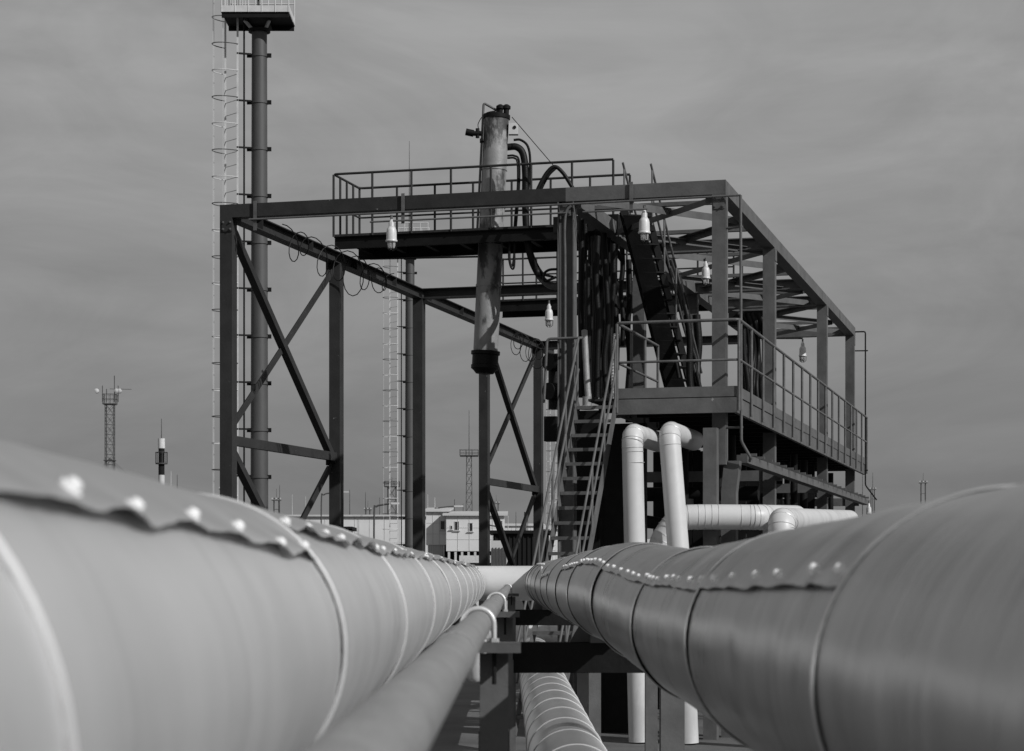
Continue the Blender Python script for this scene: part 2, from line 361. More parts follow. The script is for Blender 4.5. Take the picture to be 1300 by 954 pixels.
# rack beams that carry the long pipes
def rack(d, label, x0=-1.5, x1=1.7, h=.18):
    T = thing('rack_beam', label, 'beam', (0, d, 0), 'cross beams under the long pipes')
    zt = ZC - .40
    MB().ibeam((x0, d, zt - h / 2), (x1, d, zt - h / 2), .14, h).build('beam', 'dark', T)
    MB().beam((x0, d - .073, zt - h / 2), (x1, d - .073, zt - h / 2), .006, h * .98).build('web_plate', 'dark', T)
    for x in (x0 + .2, .95, x1 - .1): MB().ibeam((x, d, .1), (x, d, zt - h - .001), .14, .14, up=V3((0, 1, 0))).build('post', 'steel', T); MB().box((x, d, .05), .4, .4, .1).build('footing', 'concrete', T)
    for c in (cl, cr):
        cx, cz = c(d); b = cz - .245
        if b > zt: 
            m = MB(); m.beam((cx, d - .15, (zt + b) / 2), (cx, d + .15, (zt + b) / 2), .16, b - zt); m.build('pipe_shoe', 'steel', T)
        m = MB(); m.add([(cx - .2, d - .02, zt + .001), (cx + .2, d - .02, zt + .001), (cx + .13, d - .02, zt + .12), (cx - .13, d - .02, zt + .12), (cx - .2, d + .02, zt + .001), (cx + .2, d + .02, zt + .001), (cx + .13, d + .02, zt + .12), (cx - .13, d + .02, zt + .12)], [(0, 1, 2, 3), (5, 4, 7, 6), (1, 5, 6, 2), (4, 0, 3, 7), (3, 2, 6, 7), (4, 5, 1, 0)]); m.build('saddle', 'steel', T)
rack(12.3, 'wide black rack beam crossing under both long pipes, slim pipe clamp beside it')
rack(23.8, 'black rack beam under both long pipes close to the white cross pipe')

# ------------------------------------------------------------------ steel frame
UL, UM = -7.79, -2.315; HT = 5.80; VL = [0, 4.95, 9.85, 14.7, 19.6]; VM = [0, 5.4, 10.7, 18.6]; VR = [0, 5.2, 13.0, 18.6]
FR = thing('steel_frame', 'big dark painted steel frame of posts and beams straddling the pipes', 'steel frame', S(UM, 8, -ZC))
ps = .205; bh = .205; zb = HT - bh
def frame_mat(u): return 'darkersteel' if u < UM - .3 else 'steel'  # darker steel tone left of the middle row of posts
def post(u, v, z1, z0=-ZC, name='post', w=ps, h=False):
    m = MB()
    if h: m.ibeam(S(u, v, z0), S(u, v, z1), .2, .25, .016, up=U)
    else: m.obox(S(u, v, (z0 + z1) / 2), U * w / 2, W * w / 2, Z * ((z1 - z0) / 2))
    return m.build(name, frame_mat(u), FR)
for v in VL: post(UL, v, zb)
for v in VM: post(UM, v, zb, h=(v == 0))
for i, v in enumerate(VR): post(0, v, zb, z0=(1.62 if i == 0 else -ZC))
def fbeam(a, b, name='beam', wdt=ps, hgt=bh, z=HT, mt='steel'):
    m = MB(); m.ibeam(S(a[0], a[1], z - hgt / 2), S(b[0], b[1], z - hgt / 2), wdt, hgt, .016); 
    return m.build(name, frame_mat(a[0]), FR)
def boxbeam(a, b, name='beam', wdt=ps, hgt=bh, z=HT):
    return MB().beam(S(a[0], a[1], z - hgt / 2), S(b[0], b[1], z - hgt / 2), wdt, hgt).build(name, frame_mat(a[0]), FR)
h2 = ps / 2
boxbeam((UL - h2, 0), (UM, 0)); boxbeam((UM + .001, 0), (h2 - .002, 0), hgt=bh + .004)
fbeam((UL, h2), (UL, 21.2)); boxbeam((UM, h2), (UM, 18.7)); 
boxbeam((0, h2), (0, 18.8))
fbeam((UL + h2, VL[2]), (UM - h2, VL[2])); fbeam((UM + h2, VL[2] + .6), (-h2, VL[2] + .6))
fbeam((UL + h2, VL[4]), (UM - h2, VL[4])); boxbeam((UM + h2, 18.6), (-h2, 18.6)); fbeam((UM + h2, 5.3), (-h2, 5.3)); fbeam((UM + h2, 13.0), (-h2, 13.0))
# roof bracing over the right bay: angle diagonals and purlins
for k in range(7):
    v0, v1 = .15 + 2.62 * k, .15 + 2.62 * (k + 1)
    a, b = ((UM + .1, v0), (-.12, v1)) if k % 2 == 0 else ((-.12, v0), (UM + .1, v1))
    MB().angle(S(a[0], a[1], HT - .09), S(b[0], b[1], HT - .09), .11).build('roof_brace', 'steel', FR)
    a, b = ((-.12, v0 + .3), (UM + .1, v1 + .3)) if k % 2 == 0 else ((UM + .1, v0 + .3), (-.12, v1 + .3))
    MB().angle(S(a[0], a[1], HT - .14), S(b[0], b[1], HT - .14), .09, side=-1).build('roof_brace', 'steel', FR)
    vm = v0 + 1.3
    MB().beam(S(UM + h2, vm, HT - .045), S(-h2, vm, HT - .045), .1, .06).build('purlin', 'steel', FR)
# cross bracing in two bays of the left row
def brace(a, b, z0, z1, off):
    MB().angle(S(UL + off, a, z0), S(UL + off, b, z1), .12, .014, up=U).build('cross_brace', 'darkersteel', FR)
for v0, v1 in ((VL[0], VL[1]), (VL[3], VL[4])):
    a, b = v0 + h2, v1 - h2
    brace(a, b, zb - .08, 2.05, .03); brace(a, b, 2.25, zb - .15, -.04)
    MB().beam(S(UL, a, 2.12), S(UL, b, 2.12), .1, .15).build('tie_beam', 'darkersteel', FR)
    brace(a, b, 2.0, -1.4, .03); brace(a, b, -1.4, 2.0, -.04)
    for v, z in ((a, zb - .15), (b, zb - .15), (a, 2.12), (b, 2.12)): MB().obox(S(UL - .075, v + (.1 if v == a else -.1), z), U * .005, W * .13, Z * .16).build('gusset_plate', 'darkersteel', FR)
# bent knee of the front right post
kn = MB()
def prism(mb, secs):
    k = len(mb.v)
    for (c, hu, hv) in secs: mb.v += [c - U * hu - W * hv, c + U * hu - W * hv, c + U * hu + W * hv, c - U * hu + W * hv]
    for i in range(len(secs) - 1):
        for j in range(4): mb.f.append((k + i * 4 + j, k + i * 4 + (j + 1) % 4, k + i * 4 + 4 + (j + 1) % 4, k + i * 4 + 4 + j)); mb.sm.append(False)
    e = k + (len(secs) - 1) * 4; mb.f += [(k + 3, k + 2, k + 1, k), (e, e + 1, e + 2, e + 3)]; mb.sm += [False, False]
prism(kn, [(S(.12, .15, -ZC), .11, .11), (S(.12, .15, 1.22), .11, .11), (S(.17, .15, 1.68), .115, .11)])
kn.build('knee_post', 'steel', FR)
post(-.08, -.32, 2.14, w=.2, name='stub_post')
# lower longitudinal beam on the right
m = MB(); m.beam(S(.28, .3, 1.72), S(.28, 19.6, 1.72), .16, .12); m.build('lower_beam', 'steel', FR)
for k in range(22): MB().beam(S(.2, .7 + .85 * k, 1.80), S(.44, .7 + .85 * k, 1.80), .05, .04).build('outrigger', 'steel', FR)
for v in (5.2, 10.5, 13, 18.6): MB().beam(S(UM, v, 1.7), S(.2, v, 1.7), .14, .18).build('lower_cross_beam', 'steel', FR)
for v in (8.5, 15.8): post(-.9, v, 2.2, w=.16, name='inner_post')

bolt = MB().lathe((0, 0, 0), [(.02, 0), (.02, .014), (.012, .016), (.012, .03), (0, .031)], V3((0, -1, 0)), 6).mesh('bolt', M['steel'])
def plate(u, v, z, hu, hz, pu, n=2, name='splice_plate'):
    o = MB().obox(S(u, v, z), U * hu, W * .006, Z * hz).build(name, frame_mat(pu), FR)
    for i in range(n):
        for sz in (-1, 1):
            b_ = share('bolt', bolt, o, S(u + hu * (-.7 + 1.4 * i / max(1, n - 1)), v - .006, z + hz * .6 * sz) - FR.location); b_.rotation_euler = (0, 0, math.atan2(U.y, U.x))
for u in (UL, UM, 0): plate(u + (.02 if u == UL else 0), -h2 - .008, zb - .13, .085, .09, u, 2, 'end_plate')
for v in VR[1:]: MB().obox(S(h2 + .006, v, zb - .12), U * .005, W * .1, Z * .1).build('end_plate', 'steel', FR)
for v in VL: MB().obox(S(UL, v, -ZC + .015), U * .2, W * .2, Z * .015).build('base_plate', 'darkersteel', FR)
for k in range(9): MB().obox(S(UL, 1.2 + 2.3 * k, HT - bh / 2), U * (ps / 2 - .004), W * .006, Z * (bh / 2 - .017)).build('stiffener', 'darkersteel', FR)
for u, v in ((UL, 0), (UM, 0), (0, 0)):
    MB().obox(S(u + (.16 if u < -1 else -.16), 0, zb - .055), U * .055, W * .006, Z * .05).build('haunch', frame_mat(u), FR)
# ------------------------------------------------------------------ railings
def railing(root, pts, n_posts, h=1.1, r=.019, mid=(.55,), foot=0., m='rail', name='rail', end_posts=True):
    for hh in (h,) + tuple(mid): MB().tube(fillet([p + Z * hh for p in pts], .09) if len(pts) > 2 else [p + Z * hh for p in pts], r if hh == h else r * .78, 10).build(name, m, root)
    for (a, b), n in zip(zip(pts[:-1], pts[1:]), n_posts):
        for k in range(n + 1):
            if k == 0 and a != pts[0]: continue
            q = a.lerp(b, k / n); MB().tube([q - Z * foot, q + Z * (h - .01)], r * .95, 10).build('rail_post', m, root)
# ------------------------------------------------------------------ upper walkway on top of the frame
UW = thing('upper_walkway', 'high railed walkway lying across the frame top around the stout column', 'walkway', S(-4.5, 5.6, HT))
zd = HT + .28; v0, v1 = 4.75, 6.15; ua, ub = UL + .02, UM - .33
MB().obox(S((ua + ub) / 2, (v0 + v1) / 2, zd), U * (ub - ua) / 2, W * (v1 - v0) / 2, Z * .02).build('deck', 'deck', UW)
for v in (v0 + .06, v1 - .06): MB().ibeam(S(ua, v, zd - .13), S(ub, v, zd - .13), .09, .21, .012).build('edge_beam', 'dark', UW)
for k in range(8): u = ua + .3 + (ub - ua - .6) * k / 7; MB().beam(S(u, v0 + .11, zd - .1), S(u, v1 - .11, zd - .1), .08, .14).build('joist', 'dark', UW)
railing(UW, [S(ub, v0, zd), S(ua, v0, zd), S(ua, v1, zd), S(ub, v1, zd)], [7, 4, 7], foot=.02, mid=(.55,), m='darkersteel', r=.022)
# rear walkway
RW = thing('rear_walkway', 'second railed walkway across the frame behind the stout column', 'walkway', S(-4.5, 14.5, HT))
v0, v1 = 14.0, 15.2; ua, ub = UL + .3, UM + .3
MB().obox(S((ua + ub) / 2, (v0 + v1) / 2, zd), U * (ub - ua) / 2, W * (v1 - v0) / 2, Z * .02).build('deck', 'deck', RW)
for v in (v0 + .06, v1 - .06): MB().ibeam(S(ua, v, zd - .13), S(ub, v, zd - .13), .09, .21, .012).build('edge_beam', 'dark', RW)
railing(RW, [S(ub, v0, zd), S(ua, v0, zd), S(ua, v1, zd), S(ub, v1, zd)], [7, 2, 7], foot=.02, r=.022, m='darkersteel')
solo('thin_pipe', MB().tube([at(470, 329, 47.5), at(612, 326, 46.6)], .022, 8), 'dark', 'thin level pipe reaching from the thinner mast toward the stout column', 'pipe')
# ------------------------------------------------------------------ service platform along the right bay
SPf = thing('service_platform', 'railed working platform with broad toe boards along the right bay', 'platform', S(-.9, 8, 0))
zd2 = 2.60; vf = -.42; ul2, ur2 = UM + .84, .32; ve = 19.0
MB().obox(S((UM + ur2) / 2 + .2, (vf + ve) / 2, zd2 - .02), U * ((ur2 - UM) / 2 - .22), W * (ve - vf) / 2, Z * .018).build('deck', 'deck', SPf)
MB().obox(S((ul2 + ur2) / 2, vf - .006, zd2 + .065), U * (ur2 - ul2) / 2, W * .005, Z * .075).build('toe_board', 'steel', SPf)
MB().obox(S((ul2 + ur2) / 2, vf + .0, zd2 - .135), U * (ur2 - ul2) / 2, W * .03, Z * .11).build('front_beam', 'steel', SPf)
MB().obox(S(ur2 + .006, (vf + ve) / 2, zd2 + .065), U * .005, W * (ve - vf) / 2, Z * .075).build('toe_board', 'steel', SPf)
MB().obox(S(ur2 - .03, (vf + ve) / 2 + .02, zd2 - .135), U * .03, W * ((ve - vf) / 2 - .01), Z * .11).build('side_beam', 'steel', SPf)
MB().obox(S(ul2 - .03, vf + 1.6, zd2 - .135), U * .03, W * 1.6, Z * .11).build('side_beam', 'steel', SPf)
for k in range(20): v = vf + .6 + .97 * k; MB().beam(S(UM + .45, v, zd2 - .11), S(ur2 - .07, v, zd2 - .11), .07, .12).build('joist', 'dark', SPf)
railing(SPf, [S(ul2 + .02, vf + 3.1, zd2), S(ul2 + .02, vf - .02, zd2), S(ur2 + .03, vf - .02, zd2), S(ur2 + .03, ve, zd2)], [3, 1, 16], foot=.22, r=.024, m='rail', mid=(.52,))
# ------------------------------------------------------------------ staircase up to the platform
ST = thing('staircase', 'open steel staircase with pipe handrails climbing to the platform', 'staircase', S(-1.9, -2.4, -ZC))
us0, us1 = UM + .27, UM + .84; n_st = 21; rise = 4.55 / n_st; run = .172
zt0 = zd2 - .12
def sp(u, k): return S(u, vf - .02 - run * k, zt0 - rise * k)
for k in range(n_st):
    p = sp((us0 + us1) / 2, k)
    m = MB(); m.obox(p - W * .0, U * ((us1 - us0) / 2 - .012), W * .115, Z * .006); m.obox(p - W * .112 - Z * .022, U * ((us1 - us0) / 2 - .012), W * .004, Z * .02)
    m.build('tread', 'rail', ST)
for u in (us0, us1):
    MB().beam(sp(u, -.3), sp(u, n_st), .012, .2).build('stringer', 'steel', ST)
    for hh in (.98, .52): MB().tube([sp(u, -.2) + Z * hh, sp(u, n_st - .6) + Z * hh], .018, 10).build('handrail', 'rail', ST)
    for k in (.2, 4.5, 9, 13.5, 18): MB().tube([sp(u, k) + Z * .02, sp(u, k) + Z * .97], .018, 8).build('rail_post', 'rail', ST)
MB().tube(fillet([sp(us0, -.2) + Z * .98, S(us0, vf + .3, zt0 + 1.06), S(us0 - .55, vf + .3, zt0 + 1.06), S(us0 - .6, vf + .3, zt0 + .1)], .06), .021, 10).build('handrail', 'rail', ST)
# steep stair from the platform to the upper walkway
SS = thing('steep_stair', 'steep dark stair leaning from platform to roof among hoses', 'stair', S(-.6, 3, zd2))
b0 = V3((2.86, 35.8, ZC + zd2)); b1 = V3((1.78, 33.4, ZC + HT + .1)); lat = V3((.40, .10, 0))
for o_ in (V3((0, 0, 0)), lat): MB().beam(b0 + o_, b1 + o_, .03, .26, up=Z).build('stringer', 'dark', SS)
for k in range(16):
    q = b0.lerp(b1, (k + .5) / 16); MB().obox(q + lat / 2, lat * .49, V3((-.05, .14, 0)), Z * .012).build('tread', 'dark', SS)
MB().obox((b0 + b1) / 2 + lat * .38 + V3((0, -.1, -.07)), (b1 - b0) * .49, lat * .40, V3((0, .009, .006))).build('underside_plate', 'dark', SS)
for o_ in (V3((-.03, 0, 0)), lat + V3((.03, 0, 0))):
    for hh in (.9, .45): MB().tube([b0 + o_ + Z * hh, b0.lerp(b1, .96) + o_ + Z * hh], .02, 8).build('handrail', 'rail', SS)
    for k in range(5): q = b0.lerp(b1, (k + .3) / 4.6); MB().tube([q + o_, q + o_ + Z * .9], .017, 8).build('rail_post', 'rail', SS)

# ------------------------------------------------------------------ stout column through the walkway
dcol = 37.15
CO = thing('loading_column', 'stout slightly leaning cylindrical column rising through the upper walkway', 'column', at(617, 470, dcol))
t0, t1 = at(616.5, 447, dcol), at(630.5, 150, dcol); ax = (t1 - t0).normalized(); Lc = (t1 - t0).length; rc = .222
MB().lathe(t0, [(rc * .97, 0), (rc, .05), (rc, Lc * .33), (rc, Lc)], ax, 40).build('shell', 'column', CO)
MB().lathe(t1, [(rc * 1.09, -.02), (rc * 1.09, .05), (rc * .9, .06), (rc * .5, .09), (0, .1)], ax, 36).build('top_flange', 'dark', CO)
MB().lathe(t0 - ax * .36, [(.02, -.05), (.16, -.03), (.2, .02), (.25, .06), (.25, .12), (.235, .13), (.235, .3), (.26, .31), (.26, .37)], ax, 32).build('bottom_cap', 'hose', CO)
for fz in (.28, .62, .78): MB().lathe(t0 + ax * Lc * fz, [(rc + .012, -.02), (rc + .012, .02)], ax, 36).build('band', 'column', CO)
for sx in (.06, .17): 
    MB().lathe(t1 + V3((sx, -.05, .05)), [(.05, 0), (.05, .09), (.075, .1), (.075, .15), (.03, .18)], ax, 14).build('vent_cap', 'dark', CO)
side_l = V3((-rc - .03, -.04, 0))
MB().tube(fillet([t0 + ax * Lc * .47 + side_l, t1 + side_l + V3((.02, 0, .26)), t1 + V3((.03, 0, .12))], .05), .022, 10).build('riser_tube', 'rail', CO)
MB().tube(smooth_path([t1 + V3((.0, 0, .13)), t1 + V3((-.2, 0, .08)), t1 + V3((-.33, 0, -.1)), t1 + V3((-.31, 0, -.24))]), .008, 6).build('thin_cable', 'hose', CO)
va = t1 + V3((-rc - .05, -.05, -.29))
vb = MB(); vb.cyl(va, va + V3((-.16, 0, .0)), .045, 12); vb.cyl(va + V3((-.14, 0, -.0)), va + V3((-.28, 0, .03)), .062, 14); vb.cyl(va + V3((-.07, 0, -.08)), va + V3((-.07, 0, .09)), .035, 10); vb.cyl(va + V3((-.03, 0, -.13)), va + V3((.03, 0, -.13)), .04, 10); vb.build('valve', 'hose', CO)
cb = t1 + V3((rc + .08, -.08, -.22)); m = MB(); m.box(cb, .17, .14, .2); m.build('junction_box', 'pale', CO)
MB().lathe(cb + V3((.02, -.072, .02)), [(.03, 0), (.03, .012)], V3((0, -1, 0)), 12).build('box_cover', 'hose', CO)
MB().tube([t0 + V3((.21, -.06, .6)) , t0 + V3((.265, -.06, Lc * .93))], .028, 10).build('side_tube', 'hose', CO)
# hoses by the column
def hose(pts, r, label, group, m='hose', n=12, sub=8):
    mb = MB().tube(smooth_path(pts, sub), r, n); return solo('hose', mb, m, label, 'hose', group=group)
d_ = 36.4
def P(px, py, d=d_): return at(px, py, d)
hg = 'hoses beside the stout column'
hose([P(644, 187), P(656, 187), P(664, 196), P(667, 220), P(667, 260), P(669, 300), P(675, 330), P(686, 352), P(700, 363, 35.5), P(715, 362, 34.6)], .062, 'thick black hose curving down right of the stout column', hg)
hose([P(652, 178), P(661, 178), P(670, 186), P(673, 205), P(671, 240), P(670, 290), P(676, 322), P(688, 346), P(702, 352, 35.5)], .022, 'thin pale-backed hose riding on the thick black hose', hg, 'dark')
for k in range(2): hose([P(644, 198 + 3 * k), P(653, 198 + 3 * k), P(659 - 2 * k, 205 + 3 * k), P(659 - k * 2, 240), P(655 - 2 * k, 290), P(652 + k, 330 + 6 * k), P(649, 338 + 2 * k), P(647 - k, 325), P(648, 300)], .018, 'slim black looped tube between the stout column and the thick hose', hg)
hose([P(674, 262, 35.6), P(684, 238, 35.6), P(694, 220, 35.6), P(704, 212, 35.6), P(714, 219, 35.6), P(724, 234, 35.6), P(738, 258, 35.6), P(748, 290, 35.6)], .034, 'black hose arching over the upper walkway rail', hg)
hose([P(678, 262, 35.8), P(688, 238, 35.8), P(697, 222, 35.8), P(705, 214, 35.8)], .026, 'short black hose ending at the top of the arched hose', hg)
solo('stay_wire', MB().tube([P(650, 149), P(704, 212, 35.6)], .007, 6), 'dark', 'thin stay wire slanting from column top to arched hose', 'wire')
hose([at(706, 352, 34), at(692, 357, 34), at(691, 348, 34), at(697, 343, 34), at(708, 342, 34)], .022, 'short stiff hose loop against the middle post', hg)

# ------------------------------------------------------------------ dark cluster of loading hoses in the middle bay
hg2 = 'upright black hoses crowding the middle bay'
rnd = random.Random(3)
cl_pts = [(738, .05, 270, 505, 33.2), (744, .05, 285, 515, 34.0), (750, .05, 275, 500, 34.6), (755, .055, 300, 512, 33.6), (761, .06, 290, 470, 34.8), (767, .05, 285, 505, 33.9), (772, .04, 300, 515, 34.4), (777, .05, 310, 500, 33.4), (764, .04, 280, 515, 35.3), (747, .04, 330, 515, 33.0), (736, .03, 300, 470, 34.9), (741, .035, 330, 480, 35.0), (758, .05, 300, 505, 33.0), (769, .045, 330, 500, 33.1), (781, .06, 290, 470, 35.2), (790, .045, 300, 440, 36.0), (797, .05, 330, 500, 35.2)]
for i, (x, r, y0, y1, d) in enumerate(cl_pts):
    j = [rnd.uniform(-2.4, 2.4) for _ in range(5)]
    size = 'fat' if r > .065 else 'medium' if r > .045 else 'slim'
    reach = 'ending at handrail height' if y1 < 490 else 'reaching down to the stair head'
    hose([at(x + j[0] * .6, y0, d), at(x + j[1], y0 * .72 + y1 * .28, d), at(x + j[2], (y0 + y1) / 2, d), at(x + j[3], y0 * .25 + y1 * .75, d), at(x + j[4] * .4, y1, d)], r, f'{size} upright black hose in the crowded middle bundle, {reach}', hg2)
pth = smooth_path([at(782, 425, 32.6), at(780.5, 450, 32.5), at(779, 480, 32.4), at(780, 512, 32.3)], 16)
solo('hose', MB().tube(pth, [.036 if k % 2 else .046 for k in range(len(pth))], 12), 'zinc', 'shiny corrugated metal hose standing beside the stair head', 'hose')
hose([at(742, 420, 32.9), at(743.5, 450, 32.8), at(745, 480, 32.7), at(747, 506, 32.6)], .05, 'grey flanged hose leaning behind the stair handrail', None, 'smallpipe')
MA = thing('hose_saddle', 'dark slab of hose saddle and swivel joints beside the middle post', 'hose saddle', at(765, 520, 34))
MB().obox(at(759, 425, 35.6), U * .25, W * .08, Z * .62).build('saddle_plate', 'dark', MA); MB().obox(at(752, 290, 34.6), U * .55, W * .5, Z * .13).build('top_slab', 'dark', MA)
for (x, y) in ((752, 360), (770, 362), (762, 440)): MB().cyl(at(x - 8, y, 34), at(x + 8, y, 34.2), .15, 18).build('swivel_joint', 'hose', MA)
MB().tube(smooth_path([at(716, 300, 33), at(735, 296, 34), at(765, 300, 35), at(790, 330, 36)]), .05, 12).build('cross_tube', 'dark', MA)
MB().lathe(at(745, 520, 32.6), [(.12, 0), (.12, .05), (.07, .06), (.07, .2)], n=18).build('flange', 'smallpipe', MA)
# second arm further inside the right bay
SA = thing('hose_bundle', 'second dark bundle of hoses hanging deep inside the right bay', 'hose bundle', at(955, 520, 40))
for i in range(9):
    x = 944 + 3.6 * i; a = rnd.uniform(-2, 4)
    MB().tube(smooth_path([at(x - 6 + a, 398, 40), at(x + a * .5, 415, 40), at(x + 2 + a, 450, 40 + .1 * i), at(x + 4 - a, 490, 40), at(x + 6, 530, 40)]), rnd.choice((.035, .05, .06)), 10).build('hose', 'hose', SA)
m = MB(); m.obox(at(950, 405, 40.2), U * .35, W * .2, Z * .13); m.build('saddle_plate', 'dark', SA)
MB().cyl(at(950, 450, 40.4), at(951, 540, 40.4), .16, 18).build('riser', 'hose', SA)
TB = [(832, 300, 862, 480, 35.0, .03), (840, 310, 884, 460, 35.4, .045), (851, 330, 880, 440, 36.0, .05), (862, 350, 890, 500, 35.6, .04), (872, 400, 878, 510, 34.6, .055), (884, 400, 886, 510, 35.8, .07)]
for (xa, ya, xb, yb, d, r) in TB:
    hose([at(xa, ya, d), at((xa * 2 + xb) / 3 + 2, (ya * 2 + yb) / 3, d), at((xa + 2 * xb) / 3 - 1, (ya + 2 * yb) / 3, d), at(xb, yb, d)], r, ('fat' if r > .05 else 'slim') + (' nearly upright' if xb - xa < 10 else ' slanting') + ' dark tube alongside the steep stair', 'slanting tubes beside the steep stair')

# ------------------------------------------------------------------ lamps, conduits, cable coils
def lamp(px, py, d, label, s=1.0):
    c = at(px, py, d)          # top of the lamp body
    T = thing('hanging_lamp', label, 'lamp', c, 'hanging enamel lamps')
    MB().lathe(c - Z * .35 * s, [(.088 * s, 0), (.094 * s, .012 * s), (.09 * s, .03 * s), (.082 * s, .035 * s), (.078 * s, .17 * s), (.07 * s, .205 * s), (.05 * s, .235 * s), (.044 * s, .245 * s), (.044 * s, .3 * s), (.03 * s, .32 * s), (.02 * s, .35 * s)], n=22).build('lamp_body', 'lampwhite', T)
    MB().lathe(c - Z * .46 * s, [(.02 * s, 0), (.05 * s, .015 * s), (.062 * s, .05 * s), (.066 * s, .115 * s)], n=18).build('lamp_glass', 'glass', T)
    gu = MB()
    for k in range(5):
        th = k * 1.2566; e = V3((math.cos(th), math.sin(th), 0)) * .082 * s
        gu.tube([c - Z * .35 * s + e, c - Z * .45 * s + e * .95, c - Z * .49 * s + e * .3], .006 * s, 6)
    gu.build('wire_guard', 'dark', T)
    MB().tube([c - Z * .02, c + Z * .07 * s], .02 * s, 8).build('hanger', 'rail', T)
    return T
zc1 = HT - bh - .055; vc1 = -h2 - .05
def cpx(px): # u on the front line for a picture column
    k = (px - 650) / F; return (k * O.y - O.x - vc1 * (W.x - k * W.y)) / (U.x - k * U.y)
CD = thing('conduit', 'thin conduit pipe slung along the underside of the front beam', 'conduit', S(-4, vc1, 0))
MB().tube([S(cpx(316), vc1, zc1), S(cpx(720), vc1, zc1), S(.33, vc1, zc1 + .01)], .016, 8).build('tube', 'rail', CD)
for px, dn in ((323, .12), (511, .16), (801, .16)):
    MB().obox(S(cpx(px), vc1 + .02, zc1 + .06), U * .026, W * .006, Z * .23).build('strap', 'rail', CD)
for xa, xb in ((470, 719), (740, 822)): MB().tube([S(cpx(xa), vc1 - .01, zc1 - .13), S(cpx(xb), vc1 - .01, zc1 - .13)], .014, 8).build('tube', 'rail', CD)
p = S(cpx(497), vc1 - .01, zc1 - .13); lamp(497, 279, p.y, 'white hanging lamp under the front beam, in the wide left bay', .98)
lamp(818, 267, S(cpx(818), 0, 0).y - .1, 'white hanging lamp under the front beam, in front of the steep stair')
lamp(896, 332, 37.0, 'grimy hanging lamp under the roof beam just behind the front right post', .9)
lamp(697, 386, 42.5, 'white hanging lamp deep in the frame beside the middle post', .98)
lamp(1019, 434, 46.5, 'two-tone hanging lamp under the far roof beam over open sky', .95)
lamp(1103, 639, 44, 'white lamp on the hooked conduit beyond the far right post', .65)
c2 = [S(.42, 12.9, 4.92)]
MB().tube([at(985, 430, 47), at(1019, 430, 47)], .016, 8).build('tube', 'dark', thing('conduit', 'short conduit holding the two-tone lamp under the far roof beam', 'conduit', at(1000, 432, 47)))
CR_ = thing('conduit', 'vertical conduit dropping outside the front right post to the lower beam', 'conduit', S(.33, -.1, 1.7))
MB().tube(fillet([S(.33, vc1, zc1 + .01), S(.34, vc1, 1.95), S(.46, vc1 + .1, 1.72), S(.42, vc1 + .3, 1.68)], .05), .021, 10).build('tube', 'rail', CR_)
for z in (5.09, 2.16): MB().tube([S(.05, -.05, z), S(.36, vc1, z)], .018, 8).build('arm', 'rail', CR_)
CF = thing('conduit', 'vertical conduit hooked off the far right post', 'conduit', S(.4, 18.7, 1.5))
MB().tube(fillet([S(.1, 18.75, 5.7), S(.34, 18.75, 5.7), S(.34, 18.75, 2.1), S(.6, 18.75, 1.75)], .05), .017, 8).build('tube', 'dark', CF)
for z in (5.25, 2.45): MB().tube([S(.08, 18.7, z), S(.4, 18.75, z)], .015, 8).build('arm', 'dark', CF)
MC = thing('conduit', 'cable conduit running down the face of the middle post', 'conduit', S(UM, -.12, 0))
MB().tube(smooth_path([S(UM + .1, vc1, zc1 - .02), S(UM + .02, vc1, zc1 - .12), S(UM - .01, vc1 + .03, zc1 - .4), S(UM - .01, -.09, 4.6), S(UM - .01, -.09, 2.6)]), .02, 8).build('tube', 'rail', MC)
def coil(v0, v1, n, r, label, z):
    pts = []; K = 16
    for k in range(n * K + 1):
        t = k / (n * K); a = t * n * 2 * math.pi; rr = r * (.6 + .25 * math.sin(t * math.pi) + .25 * math.sin(t * n * 2.3 + 1) * math.sin(t * n * 1.1))
        pts.append(S(UL + .14 + rr * .62 * (1 + math.sin(a)), v0 + (v1 - v0) * t + .12 * math.sin(a * .37), z - rr * (1 - math.cos(a)) + .08))
    return solo('cable_coil', MB().tube(pts, .009, 6), 'hose', label, 'cable')
coil(1.6, 7.4, 8, .36, 'loose black cable looped along the left roof beam near the front corner', HT - .12)
coil(16.0, 18.8, 6, .36, 'loose black cable looped along the left roof beam near its far end', HT - .2)

# ------------------------------------------------------------------ white pipes under the platform
def elbow_pipe(pts, r, rad, label, rings=(), m='whitepipe', group=None):
    T = thing('white_pipe', label, 'pipe', (pts[0][0], pts[0][1], 0), group)
    path = fillet(pts, rad, 10); MB().tube(path, r, 32).build('cladding', m, T)
    nb = (len(path) - 2) // 11
    rings = list(rings) + [(path[1 + 11 * g_ + k], path[2 + 11 * g_ + k] - path[11 * g_ + k]) for g_ in range(nb) for k in (0, 3, 6, 9)]
    for q, dr in rings:
        q = V3(q); d, a, b = frame_of(V3(dr)); MB().tube([q + (a * math.cos(k * math.pi / 18) + b * math.sin(k * math.pi / 18)) * (r + .002) for k in range(36)], .004, 6, closed=True).build('joint_bead', 'zinc', T)
    return T
dw = 29.5
b1_, t1_ = at(811.5, 760, dw), at(802.5, 553.5, dw); up1 = (t1_ - b1_).normalized()
elbow_pipe([(b1_.x, b1_.y, .02), t1_ + Z * .03, t1_ + Z * .03 + W * 1.9], .151, .2, 'upright white pipe with bent top, the one beside the stairs', [(at(803.5, 574, dw), up1), (at(804.5, 588, dw), up1), (at(804, 563, dw), up1 + V3((.2, .4, 0)))])
b2_, t2_ = at(864.5, 740, dw - .2), at(849.5, 551, dw); up2 = (t2_ - b2_).normalized()
